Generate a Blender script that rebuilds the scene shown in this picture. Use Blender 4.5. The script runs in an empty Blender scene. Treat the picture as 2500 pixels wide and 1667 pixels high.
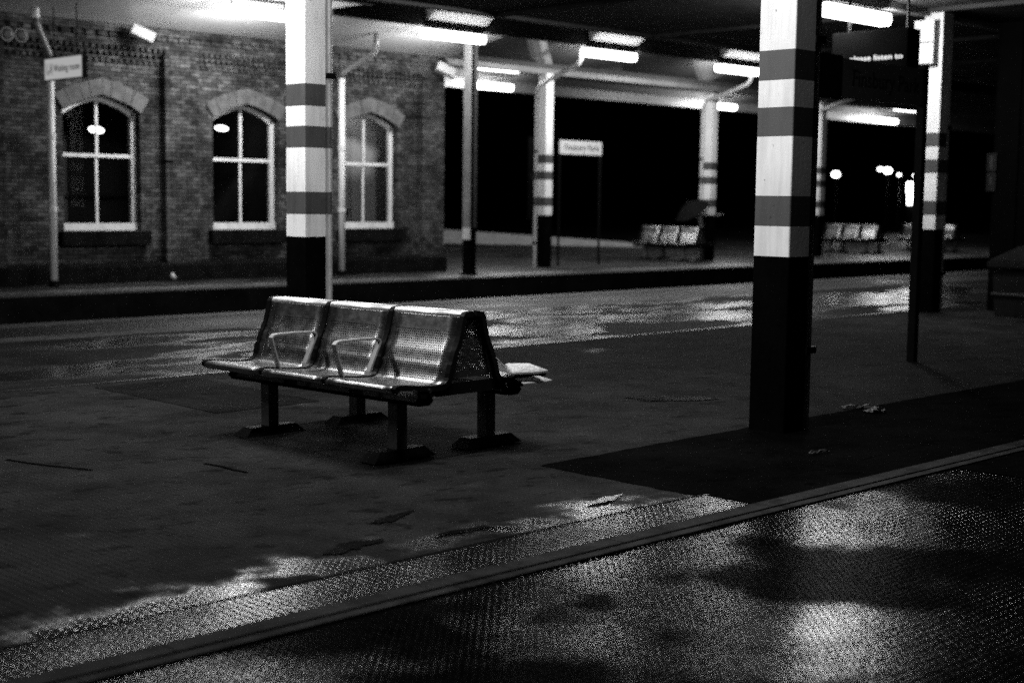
import bpy, bmesh, math, random
from mathutils import Vector, Matrix
random.seed(7)
SC = bpy.context.scene
COL = SC.collection
PI = math.pi
# ------------------------------------------------------------------ camera, world, exposure
def setup():
    F, H = 3472.0, 1.62
    pitch = math.atan(348.5 / F)
    roll = math.atan(0.012)
    alpha = math.atan(3550 / F * math.cos(pitch))      # the tracks (world X) run this far to the right of the view
    fw = Vector((math.cos(alpha), math.sin(alpha), 0))
    rt = Vector((math.sin(alpha), -math.cos(alpha), 0))
    up = Vector((0, 0, 1))
    f = fw * math.cos(pitch) - up * math.sin(pitch)
    u = up * math.cos(pitch) + fw * math.sin(pitch)
    c, s = math.cos(roll), math.sin(roll)
    ri = rt * c + u * s
    ui = u * c - rt * s
    cd = bpy.data.cameras.new('camera'); cam = bpy.data.objects.new('camera', cd); COL.objects.link(cam)
    m = Matrix((ri, ui, -f)).transposed().to_4x4(); m.translation = Vector((0, 0, H))
    cam.matrix_world = m
    cd.sensor_width = 36; cd.lens = F / 2500 * 36
    cd.clip_start = 0.05; cd.clip_end = 2000
    cd.dof.use_dof = True; cd.dof.focus_distance = 9.3; cd.dof.aperture_fstop = 1.4; cd.dof.aperture_blades = 8
    SC.camera = cam
    w = bpy.data.worlds.new('World'); SC.world = w; w.use_nodes = True
    nt = w.node_tree; bg = nt.nodes['Background']
    sky = nt.nodes.new('ShaderNodeTexSky'); sky.sky_type = 'NISHITA'; sky.sun_disc = False
    sky.sun_elevation = math.radians(-4); sky.sun_rotation = math.radians(200)
    bw = nt.nodes.new('ShaderNodeRGBToBW')
    nt.links.new(sky.outputs[0], bw.inputs[0]); nt.links.new(bw.outputs[0], bg.inputs[0])
    bg.inputs[1].default_value = 0.004                                 # night: almost nothing left of the sky
    vs = SC.view_settings
    vs.view_transform = 'Standard'; vs.look = 'None'; vs.exposure = EXPOSURE; vs.gamma = 1
    SC.render.engine = 'CYCLES'
    cy = SC.cycles
    cy.max_bounces = 6; cy.diffuse_bounces = 3; cy.glossy_bounces = 3; cy.transparent_max_bounces = 24
    cy.sample_clamp_indirect = 2; cy.sample_clamp_direct = 14; cy.use_light_tree = True; cy.use_denoising = False; cy.use_adaptive_sampling = False; cy.filter_width = 1.6
    cy.caustics_reflective = False; cy.caustics_refractive = False
EXPOSURE = -0.62
LAMP = 275.0
setup()
# ------------------------------------------------------------------ materials
class NT:
    def __init__(s, name):
        s.mat = bpy.data.materials.new(name); s.mat.use_nodes = True
        s.t = s.mat.node_tree; s.n = s.t.nodes; s.p = s.n['Principled BSDF']; s.out = s.n['Material Output']
    def new(s, t, **k):
        n = s.n.new(t)
        for a, b in k.items(): setattr(n, a, b)
        return n
    def put(s, sock, v):
        if isinstance(v, bpy.types.NodeSocket): s.t.links.new(v, sock)
        else: sock.default_value = v
    def m(s, op, a, b=0.0, c=0.0):
        n = s.new('ShaderNodeMath', operation=op)
        s.put(n.inputs[0], a); s.put(n.inputs[1], b); s.put(n.inputs[2], c)
        return n.outputs[0]
    def pos(s):
        g = s.new('ShaderNodeNewGeometry'); return g.outputs['Position']
    def obj(s):
        return s.new('ShaderNodeTexCoord').outputs['Object']
    def xyz(s, v):
        n = s.new('ShaderNodeSeparateXYZ'); s.put(n.inputs[0], v); return n.outputs
    def comb(s, x, y, z):
        n = s.new('ShaderNodeCombineXYZ'); s.put(n.inputs[0], x); s.put(n.inputs[1], y); s.put(n.inputs[2], z); return n.outputs[0]
    def noise(s, vec, scale, detail=3, rough=.55):
        n = s.new('ShaderNodeTexNoise'); s.put(n.inputs['Vector'], vec)
        n.inputs['Scale'].default_value = scale; n.inputs['Detail'].default_value = detail; n.inputs['Roughness'].default_value = rough
        return n.outputs[0]
    def ramp(s, v, a, b, lo=0.0, hi=1.0):
        n = s.new('ShaderNodeMapRange', interpolation_type='SMOOTHSTEP')
        s.put(n.inputs[0], v); n.inputs[1].default_value = a; n.inputs[2].default_value = b
        n.inputs[3].default_value = lo; n.inputs[4].default_value = hi
        return n.outputs[0]
    def grey(s, v):
        return s.comb(v, v, v)
    def bump(s, h, strength=.5, dist=.01, normal=None):
        n = s.new('ShaderNodeBump'); s.put(n.inputs['Height'], h)
        n.inputs['Strength'].default_value = strength; n.inputs['Distance'].default_value = dist
        if normal: s.put(n.inputs['Normal'], normal)
        return n.outputs[0]
    def set(s, col=None, rough=None, metal=None, spec=None, normal=None, coat=None):
        p = s.p.inputs
        if col is not None: s.put(p['Base Color'], col if isinstance(col, bpy.types.NodeSocket) else (col, col, col, 1))
        if rough is not None: s.put(p['Roughness'], rough)
        if metal is not None: s.put(p['Metallic'], metal)
        if spec is not None: s.put(p['IOR'], s.m('ADD', spec, 1.0) if isinstance(spec, bpy.types.NodeSocket) else 1.0 + spec)     # sooty, dusty or dry skins reflect little
        if normal is not None: s.put(p['Normal'], normal)
        if coat is not None: s.put(p['Coat Weight'], coat); p['Coat Roughness'].default_value = .12
        return s.mat
def paint(name, col, rough=.5, var=.25, scale=6, metal=0, spec=.5, bump=0):
    t = NT(name); o = t.pos()
    n = t.noise(o, scale, 5, .6); n2 = t.noise(o, scale * 7, 3)
    f = t.m('ADD', t.ramp(n, .3, .7, 1 - var, 1.0), t.ramp(n2, .3, .7, -var * .25, var * .25))
    r = t.m('ADD', t.ramp(n2, .3, .7, -.06, .08), rough)
    nm = t.bump(n2, bump, .004) if bump else None
    return t.set(t.grey(t.m('MULTIPLY', f, col)), r, metal, spec, nm)
def emit(name, strength):
    t = NT(name); e = t.new('ShaderNodeEmission'); e.inputs[0].default_value = (1, 1, 1, 1); e.inputs[1].default_value = strength
    t.t.links.new(e.outputs[0], t.out.inputs[0]); t.mat.cycles.emission_sampling = 'FRONT'
    return t.mat
def paving(name, dry, wet, rdry, rwet, pitch, studs, wet_lo, wet_hi, wscale=.9, grit=.3, spec=.5, gdist=.004, stretch=1.0, ribs=False, wspec=None, drown=0.0, shore=None):
    """platform surfacing: rows of small studs, damp and dry areas, stains"""
    t = NT(name); P = t.pos(); x, y, z = t.xyz(P)
    wn = t.noise(t.comb(x, t.m('MULTIPLY', y, stretch), z), wscale, 4, .55)
    w = t.ramp(wn, wet_lo, wet_hi)
    if shore:       # rain has run in from the drain up to an uneven line
        e = t.m('ADD', y, t.m('MULTIPLY', t.m('SUBTRACT', t.noise(P, 1.5, 4, .6), .5), 1.5))
        e = t.m('MULTIPLY', t.ramp(e, shore, shore - .25), t.ramp(t.noise(P, 2.6, 3, .5), .40, .56))
        w = t.m('MAXIMUM', w, e)
    sp2 = t.noise(t.comb(t.m('ADD', t.m('MULTIPLY', x, .8), t.m('MULTIPLY', y, .55)), t.m('MULTIPLY', y, 1.5), z), 8.5, 3, .5)
    sp = t.noise(t.comb(t.m('ADD', x, t.m('MULTIPLY', y, .6)), t.m('MULTIPLY', y, 1.3), z), 3.6, 5, .62); spot = t.m('MAXIMUM', t.ramp(sp, .57, .64), t.ramp(sp2, .63, .68))
    grain = t.noise(P, 85, 2)
    col = t.m('ADD', t.m('MULTIPLY', w, wet - dry), dry)
    col = t.m('MULTIPLY', col, t.ramp(grain, .25, .75, .45, 1.5))
    col = t.m('MULTIPLY', col, t.m('SUBTRACT', 1.0, t.m('MULTIPLY', spot, .62)))
    col = t.m('MULTIPLY', col, t.ramp(t.noise(P, 1.3, 7, .68), .32, .68, .48, 1.45))
    r = t.m('ADD', t.m('MULTIPLY', w, rwet - rdry), rdry)
    r = t.m('ADD', r, t.ramp(grain, .3, .7, -.05, .08))
    calm = t.m('SUBTRACT', 1.0, t.m('MULTIPLY', w, drown))
    nm = t.bump(t.m('MULTIPLY', t.m('ADD', grain, t.m('MULTIPLY', t.noise(P, 26, 3), 1.5)), calm), grit, gdist)
    if wspec is not None: spec = t.m('ADD', t.m('MULTIPLY', w, wspec - spec), spec)
    if studs:
        k = 2 * PI / pitch
        wob = t.m('MULTIPLY', t.noise(P, 3.0, 2), pitch * .8)
        sx = t.m('SINE', t.m('MULTIPLY', t.m('ADD', x, wob), k)); sy = t.m('SINE', t.m('MULTIPLY', t.m('ADD', y, wob), k))
        h = t.ramp(t.m('ADD', sx, t.m('MULTIPLY', sy, .25 if ribs else .8)), -.3, 1.2)
        wear = t.ramp(t.noise(P, 1.3, 3), .3, .65, .35, 1.0)
        nm = t.bump(t.m('MULTIPLY', t.m('MULTIPLY', h, wear), t.m('SUBTRACT', 1.0, t.m('MULTIPLY', w, drown))), studs, .011, nm)
    return t.set(t.grey(col), r, 0, spec, nm)
def brick_mat():
    t = NT('old brickwork'); x, y, z = t.xyz(t.pos())
    v = t.comb(t.m('ADD', x, y), z, 0.0)
    b = t.new('ShaderNodeTexBrick'); t.put(b.inputs['Vector'], v)
    b.inputs['Scale'].default_value = 1; b.inputs['Brick Width'].default_value = .225; b.inputs['Row Height'].default_value = .075
    b.inputs['Mortar Size'].default_value = .009; b.inputs['Mortar Smooth'].default_value = .3; b.inputs['Bias'].default_value = -.1
    b.inputs['Color1'].default_value = (.105,) * 3 + (1,); b.inputs['Color2'].default_value = (.03,) * 3 + (1,); b.inputs['Mortar'].default_value = (.016,) * 3 + (1,)
    bw = t.new('ShaderNodeRGBToBW'); t.put(bw.inputs[0], b.outputs[0])
    n = t.noise(t.pos(), 1.1, 6, .65); n2 = t.noise(t.pos(), 9, 4, .6)
    c = t.m('MULTIPLY', t.m('MULTIPLY', bw.outputs[0], t.ramp(n, .32, .68, .30, 1.2)), t.ramp(n2, .3, .7, .55, 1.2))
    nm = t.bump(t.m('ADD', t.m('MULTIPLY', b.outputs['Fac'], -1.0), t.m('MULTIPLY', n2, .5)), .8, .012)
    return t.set(t.grey(c), .85, 0, .15, nm)
def perforated(name):
    """brushed steel with staggered round holes (UV in metres)"""
    t = NT(name); uv = t.new('ShaderNodeTexCoord').outputs['UV']; u, v, _ = t.xyz(uv)
    pu, pv, r = .0190, .0158, .0058
    row = t.m('FLOOR', t.m('DIVIDE', v, pv))
    off = t.m('MULTIPLY', t.m('MODULO', row, 2.0), .5)
    fu = t.m('SUBTRACT', t.m('FRACT', t.m('ADD', t.m('DIVIDE', u, pu), off)), .5)
    fv = t.m('SUBTRACT', t.m('FRACT', t.m('DIVIDE', v, pv)), .5)
    du = t.m('MULTIPLY', fu, pu); dv = t.m('MULTIPLY', fv, pv)
    d = t.m('SQRT', t.m('ADD', t.m('MULTIPLY', du, du), t.m('MULTIPLY', dv, dv)))
    hole = t.m('LESS_THAN', d, r)
    g = t.new('ShaderNodeUVMap'); g.uv_map = 'edge'; eu, ev, _ = t.xyz(g.outputs[0])     # 0..1 across the panel
    for a, lo, hi in ((eu, .085, .915), (ev, .10, .90)):
        hole = t.m('MULTIPLY', hole, t.m('MULTIPLY', t.m('GREATER_THAN', a, lo), t.m('LESS_THAN', a, hi)))
    n = t.noise(t.comb(t.m('MULTIPLY', u, 3.0), t.m('MULTIPLY', v, 90.0), 0.0), 4, 3)
    n2 = t.noise(t.obj(), 14, 4, .6)
    t.set(t.grey(t.ramp(n2, .25, .75, .31, .40)), t.m('ADD', t.ramp(n, .3, .7, .25, .33), t.ramp(n2, .4, .7, 0, .05)), 1.0, .5, None)
    tr = t.new('ShaderNodeBsdfTransparent'); mx = t.new('ShaderNodeMixShader')
    t.put(mx.inputs[0], hole); t.t.links.new(t.p.outputs[0], mx.inputs[1]); t.t.links.new(tr.outputs[0], mx.inputs[2])
    t.t.links.new(mx.outputs[0], t.out.inputs[0])
    return t.mat
def glass_mat():
    t = NT('window glass'); tr = t.new('ShaderNodeBsdfTransparent'); gl = t.new('ShaderNodeBsdfGlossy'); gl.inputs['Roughness'].default_value = .02
    tr.inputs[0].default_value = (.8, .8, .8, 1)
    fr = t.new('ShaderNodeFresnel'); fr.inputs[0].default_value = 1.5
    mx = t.new('ShaderNodeMixShader'); t.put(mx.inputs[0], fr.outputs[0])
    t.t.links.new(tr.outputs[0], mx.inputs[1]); t.t.links.new(gl.outputs[0], mx.inputs[2]); t.t.links.new(mx.outputs[0], t.out.inputs[0])
    return t.mat
def newsprint():
    t = NT('newsprint'); uv = t.new('ShaderNodeTexCoord').outputs['UV']; u, v, _ = t.xyz(uv)
    lines = t.m('GREATER_THAN', t.m('SINE', t.m('MULTIPLY', v, 230.0)), .1)
    br = t.m('GREATER_THAN', t.noise(t.comb(t.m('MULTIPLY', u, 22.0), t.m('MULTIPLY', v, 26.0), 0.0), 1.6, 2), .48)
    return t.set(t.grey(t.m('SUBTRACT', .55, t.m('MULTIPLY', t.m('MULTIPLY', lines, br), .33))), .8, 0, .2)

M = {}
def column_paint(name, col, rough):
    t = NT(name); P = t.pos(); x, y, z = t.xyz(P)
    streak = t.noise(t.comb(t.m('MULTIPLY', x, 9.0), t.m('MULTIPLY', y, 9.0), t.m('MULTIPLY', z, .9)), 2.2, 5, .6)
    chips = t.ramp(t.noise(P, 16, 6, .65), .66, .70); grime = t.noise(P, 2.4, 5, .6)
    f = t.m('MULTIPLY', t.m('MULTIPLY', t.ramp(streak, .35, .75, 1.0, .80), t.ramp(grime, .35, .75, 1.0, .84)), t.m('SUBTRACT', 1.0, t.m('MULTIPLY', chips, .6)))
    nm = t.bump(t.m('ADD', t.noise(P, 38, 3), t.m('MULTIPLY', chips, -1.5)), .12, .003)
    return t.set(t.grey(t.m('MULTIPLY', f, col)), rough, 0, .4, nm)
M['white'] = column_paint('white column paint', .82, .42)
M['band'] = column_paint('grey stripe paint', .072, .45)
M['black'] = paint('black column paint', .0022, .65, .4, 5, spec=.03)
M['pipe'] = paint('pale pipe paint', .55, .4, .25, 5)
M['iron'] = paint('black ironwork', .005, .55, .4, 9, spec=.12)
M['darkpaint'] = paint('dark paint', .01, .5, .4, 3)
M['dark'] = paint('dark canopy boarding', .03, .7, .4, 2, spec=.2)
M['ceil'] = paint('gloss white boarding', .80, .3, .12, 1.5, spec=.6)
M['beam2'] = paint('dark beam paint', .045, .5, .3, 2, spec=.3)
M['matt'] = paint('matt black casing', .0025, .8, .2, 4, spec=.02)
M['ceil_dim'] = paint('dimmed gloss boarding', .10, .07, .12, 1.5, spec=.7)  # darker copy of the boarding: dimness away from the lamp, put into colour
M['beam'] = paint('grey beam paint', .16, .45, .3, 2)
M['timber'] = paint('white window paint', .80, .45, .25, 7)
M['stone'] = paint('pale dressed stone', .105, .8, .5, 5, bump=.4)
M['darkstone'] = paint('sooty stone', .008, .8, .5, 4, bump=.4, spec=.06)
M['sign'] = paint('white enamel sign face', .62, .4, .08, 4)
M['ink'] = paint('black lettering', .02, .5, .1, 4)
M['darksign'] = paint('dark sign face', .05, .45, .2, 3)
M['notice'] = paint('dim notice board', .018, .6, .2, 6, spec=.1)
M['darkink'] = paint('near black lettering', .006, .5, .1, 4)
M['steel'] = paint('brushed steel', .52, .28, .2, 14, metal=1)
M['cap'] = paint('satin steel cap', .80, .48, .08, 14, metal=1)
M['armsteel'] = paint('dull steel strap', .30, .5, .15, 14, metal=.4)
M['perf'] = perforated('perforated steel')
M['leg'] = paint('grey painted steel', .085, .45, .3, 9)
M['foot'] = paint('cast iron foot', .011, .6, .4, 12, spec=.1)
M['brick'] = brick_mat()
M['glass'] = glass_mat()
M['news'] = newsprint()
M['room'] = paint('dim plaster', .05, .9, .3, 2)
M['pale'] = paint('pale render', .42, .85, .25, 3)
M['lamp'] = emit('tube light', LAMP)
M['lamp_far'] = emit('tube light on the far side', LAMP * .5)
M['lamp_b'] = emit('tube light of the second row', LAMP * .68)
M['lamp_fill'] = emit('tube light, an old tube', LAMP * .42)  # for the added lamp that puts a highlight on the bench backs
M['lamp_mid'] = emit('tube light over the far edge', LAMP * .6)
M['lamp_in'] = emit('waiting room light', 10.0)
M['lamp_hidden'] = emit('hidden partition light', 18.0)  # for the unseen lamp added to brighten the partition
M['globe'] = emit('street globe', 26.0)
M['glowing'] = emit('backlit sign face', .62)  # glow put into the face in place of lamp light on it
M['led'] = emit('display characters', 2.2)
M['coat'] = paint('dark coat', .025, .85, .3, 9, spec=.1)
M['jacket'] = paint('grey jacket', .05, .85, .3, 9, spec=.1)
M['skin'] = paint('skin', .35, .55, .1, 9)
M['hair'] = paint('dark hair', .02, .6, .3, 30)
M['umbrella'] = paint('umbrella cloth', .010, .8, .25, 5, spec=.03)
M['bin'] = paint('grey moulded plastic', .014, .7, .3, 5, spec=.05)
M['conc'] = paint('drain kerb concrete', .034, .7, .6, 5, bump=.4, spec=.04)
M['slot'] = paint('drain slot', .004, .4, .2, 9)
M['coping'] = paint('coping stone', .06, .55, .45, 3, bump=.3, spec=.15)
M['line'] = paint('worn platform line', .07, .6, .6, 3, spec=.12)
M['face'] = paint('platform wall', .010, .85, .5, 2, bump=.3, spec=.04)
M['dry'] = paving('damp studded paving', .0165, .004, .80, .11, .040, .6, .66, .76, .5, spec=.055, wspec=.27, drown=.75, shore=5.25)
M['wet'] = paving('wet studded paving', .0025, .0015, .20, .085, .040, .70, .42, .66, .75, .26, spec=.012, wspec=.28, drown=.40)
M['ribs'] = paving('studded drain strip', .006, .003, .26, .12, .040, 1.0, .40, .60, 1.0, .25, spec=.08, ribs=True, wspec=.33, drown=.3)
M['asphalt'] = paving('wet asphalt', .010, .003, .70, .17, .040, 0, .47, .57, .30, .40, .07, .004, 2.4, wspec=.45, drown=.6)
M['pool'] = paving('standing rain on asphalt', .003, .002, .30, .17, .040, 0, .40, .56, .9, .30, .30, .004, 2.0, wspec=.75, drown=.5)
M['edgetar'] = paving('asphalt at the edge', .012, .006, .6, .45, .040, 0, .42, .62, .5, .5, spec=.15)
M['patch'] = paving('new tarmac', .0026, .0018, .9, .8, .040, 0, .4, .6, 1.2, .8, .02)
M['oldpatch'] = paving('old tarmac', .0075, .0055, .85, .7, .040, 0, .4, .6, 1.2, .8, .05)
M['scrap'] = paint('wet trodden paper', .10, .7, .5, 25)
M['stain'] = paving('dark stain', .0040, .0030, .7, .5, .040, .4, .4, .6, 1.5, spec=.04)
M['farplat'] = paving('far platform asphalt', .035, .02, .50, .34, .040, 0, .42, .62, .4, .5, spec=.15, wspec=.3)
M['farwet'] = paving('far platform edge slabs', .12, .07, .42, .26, .040, 0, .42, .62, .6, .4, spec=.3)
M['ballast'] = paving('dark ballast', .02, .012, .9, .7, .040, 0, .42, .62, .5, 1.0)
def puddle_mat():
    t = NT('rain water'); return t.set(.006, .05, 0, .6, t.bump(t.noise(t.pos(), 9, 2), .05, .003))
M['puddle'] = puddle_mat()
# ------------------------------------------------------------------ mesh helpers
class MB:
    def __init__(s): s.v, s.f, s.mi, s.uv, s.edge = [], [], [], {}, {}
    def face(s, pts, m=0, uv=None, edge=None):
        b = len(s.v); s.v += [tuple(p) for p in pts]; s.f.append(tuple(range(b, b + len(pts)))); s.mi.append(m)
        if uv: s.uv[len(s.f) - 1] = uv
        if edge: s.edge[len(s.f) - 1] = edge
    def box(s, x0, x1, y0, y1, z0, z1, m=0):
        b = len(s.v)
        s.v += [(x, y, z) for z in (z0, z1) for y in (y0, y1) for x in (x0, x1)]
        for q in ((0, 2, 3, 1), (4, 5, 7, 6), (0, 1, 5, 4), (2, 6, 7, 3), (0, 4, 6, 2), (1, 3, 7, 5)):
            s.f.append(tuple(b + i for i in q)); s.mi.append(m)
    def hexa(s, lo, hi, m=0):
        """lo, hi: four points each (counter-clockwise from above)"""
        b = len(s.v); s.v += [tuple(p) for p in lo] + [tuple(p) for p in hi]
        for q in ((3, 2, 1, 0), (4, 5, 6, 7), (0, 1, 5, 4), (1, 2, 6, 5), (2, 3, 7, 6), (3, 0, 4, 7)):
            s.f.append(tuple(b + i for i in q)); s.mi.append(m)
    def prism(s, poly, axis, a0, a1, m=0):
        def P(u, v, a): return {'x': (a, u, v), 'y': (u, a, v), 'z': (u, v, a)}[axis]
        b = len(s.v); n = len(poly)
        s.v += [P(u, v, a0) for u, v in poly] + [P(u, v, a1) for u, v in poly]
        s.f.append(tuple(b + i for i in range(n))); s.mi.append(m)
        s.f.append(tuple(b + n + i for i in reversed(range(n)))); s.mi.append(m)
        for i in range(n):
            j = (i + 1) % n; s.f.append((b + i, b + n + i, b + n + j, b + j)); s.mi.append(m)
    def tube(s, pts, r, n=12, m=0, cap=True):
        pts = [Vector(p) for p in pts]; rs = r if isinstance(r, (list, tuple)) else [r] * len(pts)
        rings = []
        for i, p in enumerate(pts):
            d = (pts[min(i + 1, len(pts) - 1)] - pts[max(i - 1, 0)]).normalized()
            a = d.orthogonal().normalized() if i == 0 else (a - d * a.dot(d)).normalized()
            c = d.cross(a); b = len(s.v); rings.append(b)
            s.v += [tuple(p + (a * math.cos(2 * PI * k / n) + c * math.sin(2 * PI * k / n)) * rs[i]) for k in range(n)]
        for i in range(len(pts) - 1):
            for k in range(n):
                s.f.append((rings[i] + k, rings[i] + (k + 1) % n, rings[i + 1] + (k + 1) % n, rings[i + 1] + k)); s.mi.append(m)
        if cap:
            s.f.append(tuple(rings[0] + k for k in reversed(range(n)))); s.mi.append(m)
            s.f.append(tuple(rings[-1] + k for k in range(n))); s.mi.append(m)
    def ball(s, c, r, sz=(1, 1, 1), n=14, m=0):
        c = Vector(c); k = n // 2
        pts = [(c.x, c.y, c.z - r * sz[2] * math.cos(PI * i / k)) for i in range(k + 1)]
        b0 = len(s.v)
        for i in range(k + 1):
            rr = r * math.sin(PI * i / k)
            s.v += [(c.x + rr * sz[0] * math.cos(2 * PI * j / n), c.y + rr * sz[1] * math.sin(2 * PI * j / n), pts[i][2]) for j in range(n)]
        for i in range(k):
            for j in range(n):
                s.f.append((b0 + i * n + j, b0 + i * n + (j + 1) % n, b0 + (i + 1) * n + (j + 1) % n, b0 + (i + 1) * n + j)); s.mi.append(m)
    def build(s, name, mats, parent=None, smooth=False, bevel=0, merge=False, solid=0):
        me = bpy.data.meshes.new(name); me.from_pydata(s.v, [], s.f)
        if not isinstance(mats, (list, tuple)): mats = [mats]
        for m in mats: me.materials.append(M[m] if isinstance(m, str) else m)
        for p, i in zip(me.polygons, s.mi): p.material_index = i; p.use_smooth = smooth
        if s.uv:
            for nm, src in (('UVMap', s.uv), ('edge', s.edge or s.uv)):
                L = me.uv_layers.new(name=nm)
                for fi, uvs in src.items():
                    for li, u in zip(me.polygons[fi].loop_indices, uvs): L.data[li].uv = u
        if merge or smooth:
            bm = bmesh.new(); bm.from_mesh(me); bmesh.ops.remove_doubles(bm, verts=bm.verts, dist=1e-5)
            bmesh.ops.recalc_face_normals(bm, faces=bm.faces); bm.to_mesh(me); bm.free()
        o = bpy.data.objects.new(name, me); COL.objects.link(o)
        if parent: o.parent = parent
        if solid: md = o.modifiers.new('thickness', 'SOLIDIFY'); md.thickness = solid; md.offset = -1
        if bevel:
            md = o.modifiers.new('bevel', 'BEVEL'); md.width = bevel; md.segments = 2; md.limit_method = 'ANGLE'
        return o
def tag(o, label=None, cat=None, group=None, kind=None):
    if label: o['label'] = label
    if cat: o['category'] = cat
    if group: o['group'] = group
    if kind: o['kind'] = kind
    return o
def thing(name, label, cat, loc=(0, 0, 0), rz=0, group=None):
    o = bpy.data.objects.new(name, None); COL.objects.link(o); o.location = loc; o.rotation_euler = (0, 0, rz)
    o.empty_display_size = .2
    return tag(o, label, cat, group)
def copy_tree(o, parent=None):
    c = o.copy(); COL.objects.link(c); c.parent = parent
    for ch in list(o.children): copy_tree(ch, c)
    return c
def structure(mb, name, mats, **k): return tag(mb.build(name, mats, **k), kind='structure')
def lettering(name, body, size, mat, parent, mtx, width=None, thick=.002):
    cu = bpy.data.curves.new(name, 'FONT'); cu.body = body; cu.size = size; cu.extrude = thick; cu.align_x = 'CENTER'; cu.align_y = 'CENTER'; cu.resolution_u = 4
    tmp = bpy.data.objects.new(name + '_tmp', cu); COL.objects.link(tmp)
    dg = bpy.context.evaluated_depsgraph_get(); me = bpy.data.meshes.new_from_object(tmp.evaluated_get(dg))
    bpy.data.objects.remove(tmp)
    if width:
        xs = [v.co.x for v in me.vertices]; k = width / (max(xs) - min(xs))
        for v in me.vertices: v.co.x *= k
    me.materials.clear(); me.materials.append(M[mat]); me.name = name
    o = bpy.data.objects.new(name, me); COL.objects.link(o); o.parent = parent; o.matrix_local = mtx
    return o
def frame(origin, right, up=(0, 0, 1)):
    r = Vector(right); u = Vector(up); n = r.cross(u)
    m = Matrix((r, u, n)).transposed().to_4x4(); m.translation = Vector(origin); return m
# ------------------------------------------------------------------ the ground
def sheet(name, mat, x0, x1, y0, y1, z):
    b = MB(); nx = max(1, int((x1 - x0) / 10))
    for i in range(nx):
        a, c = x0 + (x1 - x0) * i / nx, x0 + (x1 - x0) * (i + 1) / nx
        b.face([(a, y0, z), (c, y0, z), (c, y1, z), (a, y1, z)])
    return structure(b, name, mat)
sheet('ground', 'ballast', -300, 600, -300, 600, -1.15)
b = MB(); b.box(-25, 130, -4, 16.74, -1.14, 0); b.mi[:] = [1, 0, 1, 1, 1, 1]
structure(b, 'platform_ground', ['dry', 'face'])
b = MB(); b.box(-25, 130, 21.08, 60, -1.14, 0); b.mi[:] = [1, 0, 1, 1, 1, 1]
structure(b, 'far_platform_ground', ['farplat', 'face'])
sheet('wet_pavement', 'wet', -25, 130, -4, 4.235, .004)
sheet('studded_pavement', 'ribs', -25, 130, 4.43, 4.775, .004)
sheet('joint', 'matt', -25, 6.19, 4.772, 4.79, .007)
b = MB(); b.box(-25, 130, 4.235, 4.43, .001, .003, 1)
for y0, y1 in ((4.32, 4.43), (4.24, 4.296)):
    x = -25.0
    while x < 60:
        L = 1.2 if y0 > 4.3 else 1.7
        b.box(x, x + L - .006, y0, y1, .003, .013, 0); x += L
structure(b, 'drain', ['conc', 'slot'])
sheet('asphalt_pavement', 'asphalt', -25, 130, 11.16, 14.78, .004)
sheet('joint', 'slot', -25, 130, 11.10, 11.16, .004)
b = MB(); x = -25.0
while x < 130:
    b.box(x, x + .894, 16.31, 16.735, .002, .012); x += .9
structure(b, 'kerb', 'coping')
sheet('platform_line', 'line', -25, 130, 14.78, 15.24, .004)
sheet('edge_pavement', 'edgetar', -25, 130, 15.24, 16.31, .004)
b = MB(); x = -25.0
while x < 130:
    b.box(x, x + .894, 21.085, 21.52, .002, .012); x += .9
structure(b, 'far_kerb', 'coping')
sheet('far_pavement', 'farwet', -25, 130, 21.52, 22.3, .004)
def repair(mat, corners, z, seed):
    """a tarmac repair with a hand-cut, slightly ragged seam"""
    rnd = random.Random(seed); pts = []
    for (ax, ay), (bx, by) in zip(corners, corners[1:] + corners[:1]):
        L = math.hypot(bx - ax, by - ay); n = max(1, min(60, int(L / .09)))
        for k in range(n):
            u = k / n; e = 0 if k == 0 else .011
            pts.append((ax + (bx - ax) * u + rnd.uniform(-e, e), ay + (by - ay) * u + rnd.uniform(-e, e), z))
    b = MB(); b.face(pts); structure(b, 'tarmac_ground', mat)
repair('patch', [(6.13, 5.98), (6.14, 4.86), (6.20, 4.785), (12, 4.785), (60, 4.785), (60, 6.02), (12, 6.02), (7.67, 6.02)], .004, 1)
repair('patch', [(6.21, 4.775), (6.19, 4.44), (12, 4.44), (60, 4.44), (60, 4.775), (12, 4.775)], .008, 2)
repair('oldpatch', [(5.80, 10.9), (5.79, 9.03), (6.77, 9.05), (6.80, 10.9)], .004, 3)
repair('patch', [(8.0, 4.225), (8.02, 3.7), (12, 3.7), (60, 3.7), (60, 4.225), (12, 4.225)], .008, 4)
def blob(cx, cy, rx, ry, rot, z, seed, n=40, amp=.28):
    rnd = random.Random(seed); ph = [rnd.uniform(0, 6.28) for _ in range(6)]; pts = []
    for i in range(n):
        a = 2 * PI * i / n
        r = 1 + amp * sum(math.sin(a * (k + 2) + ph[k]) / (k + 1.4) for k in range(6)) * .7 + rnd.uniform(-.5, .5) * amp * .8
        x, y = rx * r * math.cos(a), ry * r * math.sin(a)
        pts.append((cx + x * math.cos(rot) - y * math.sin(rot), cy + x * math.sin(rot) + y * math.cos(rot), z))
    return pts
def puddle(mat, name, *a):
    b = MB(); b.face(blob(*a)); structure(b, name, mat)
puddle('puddle', 'puddle_water', 5.66, 5.04, .15, .035, .05, .009, 2, 48, .4)
puddle('puddle', 'puddle_water', 4.60, 5.02, .16, .025, -.02, .009, 9, 48, .4)
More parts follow.
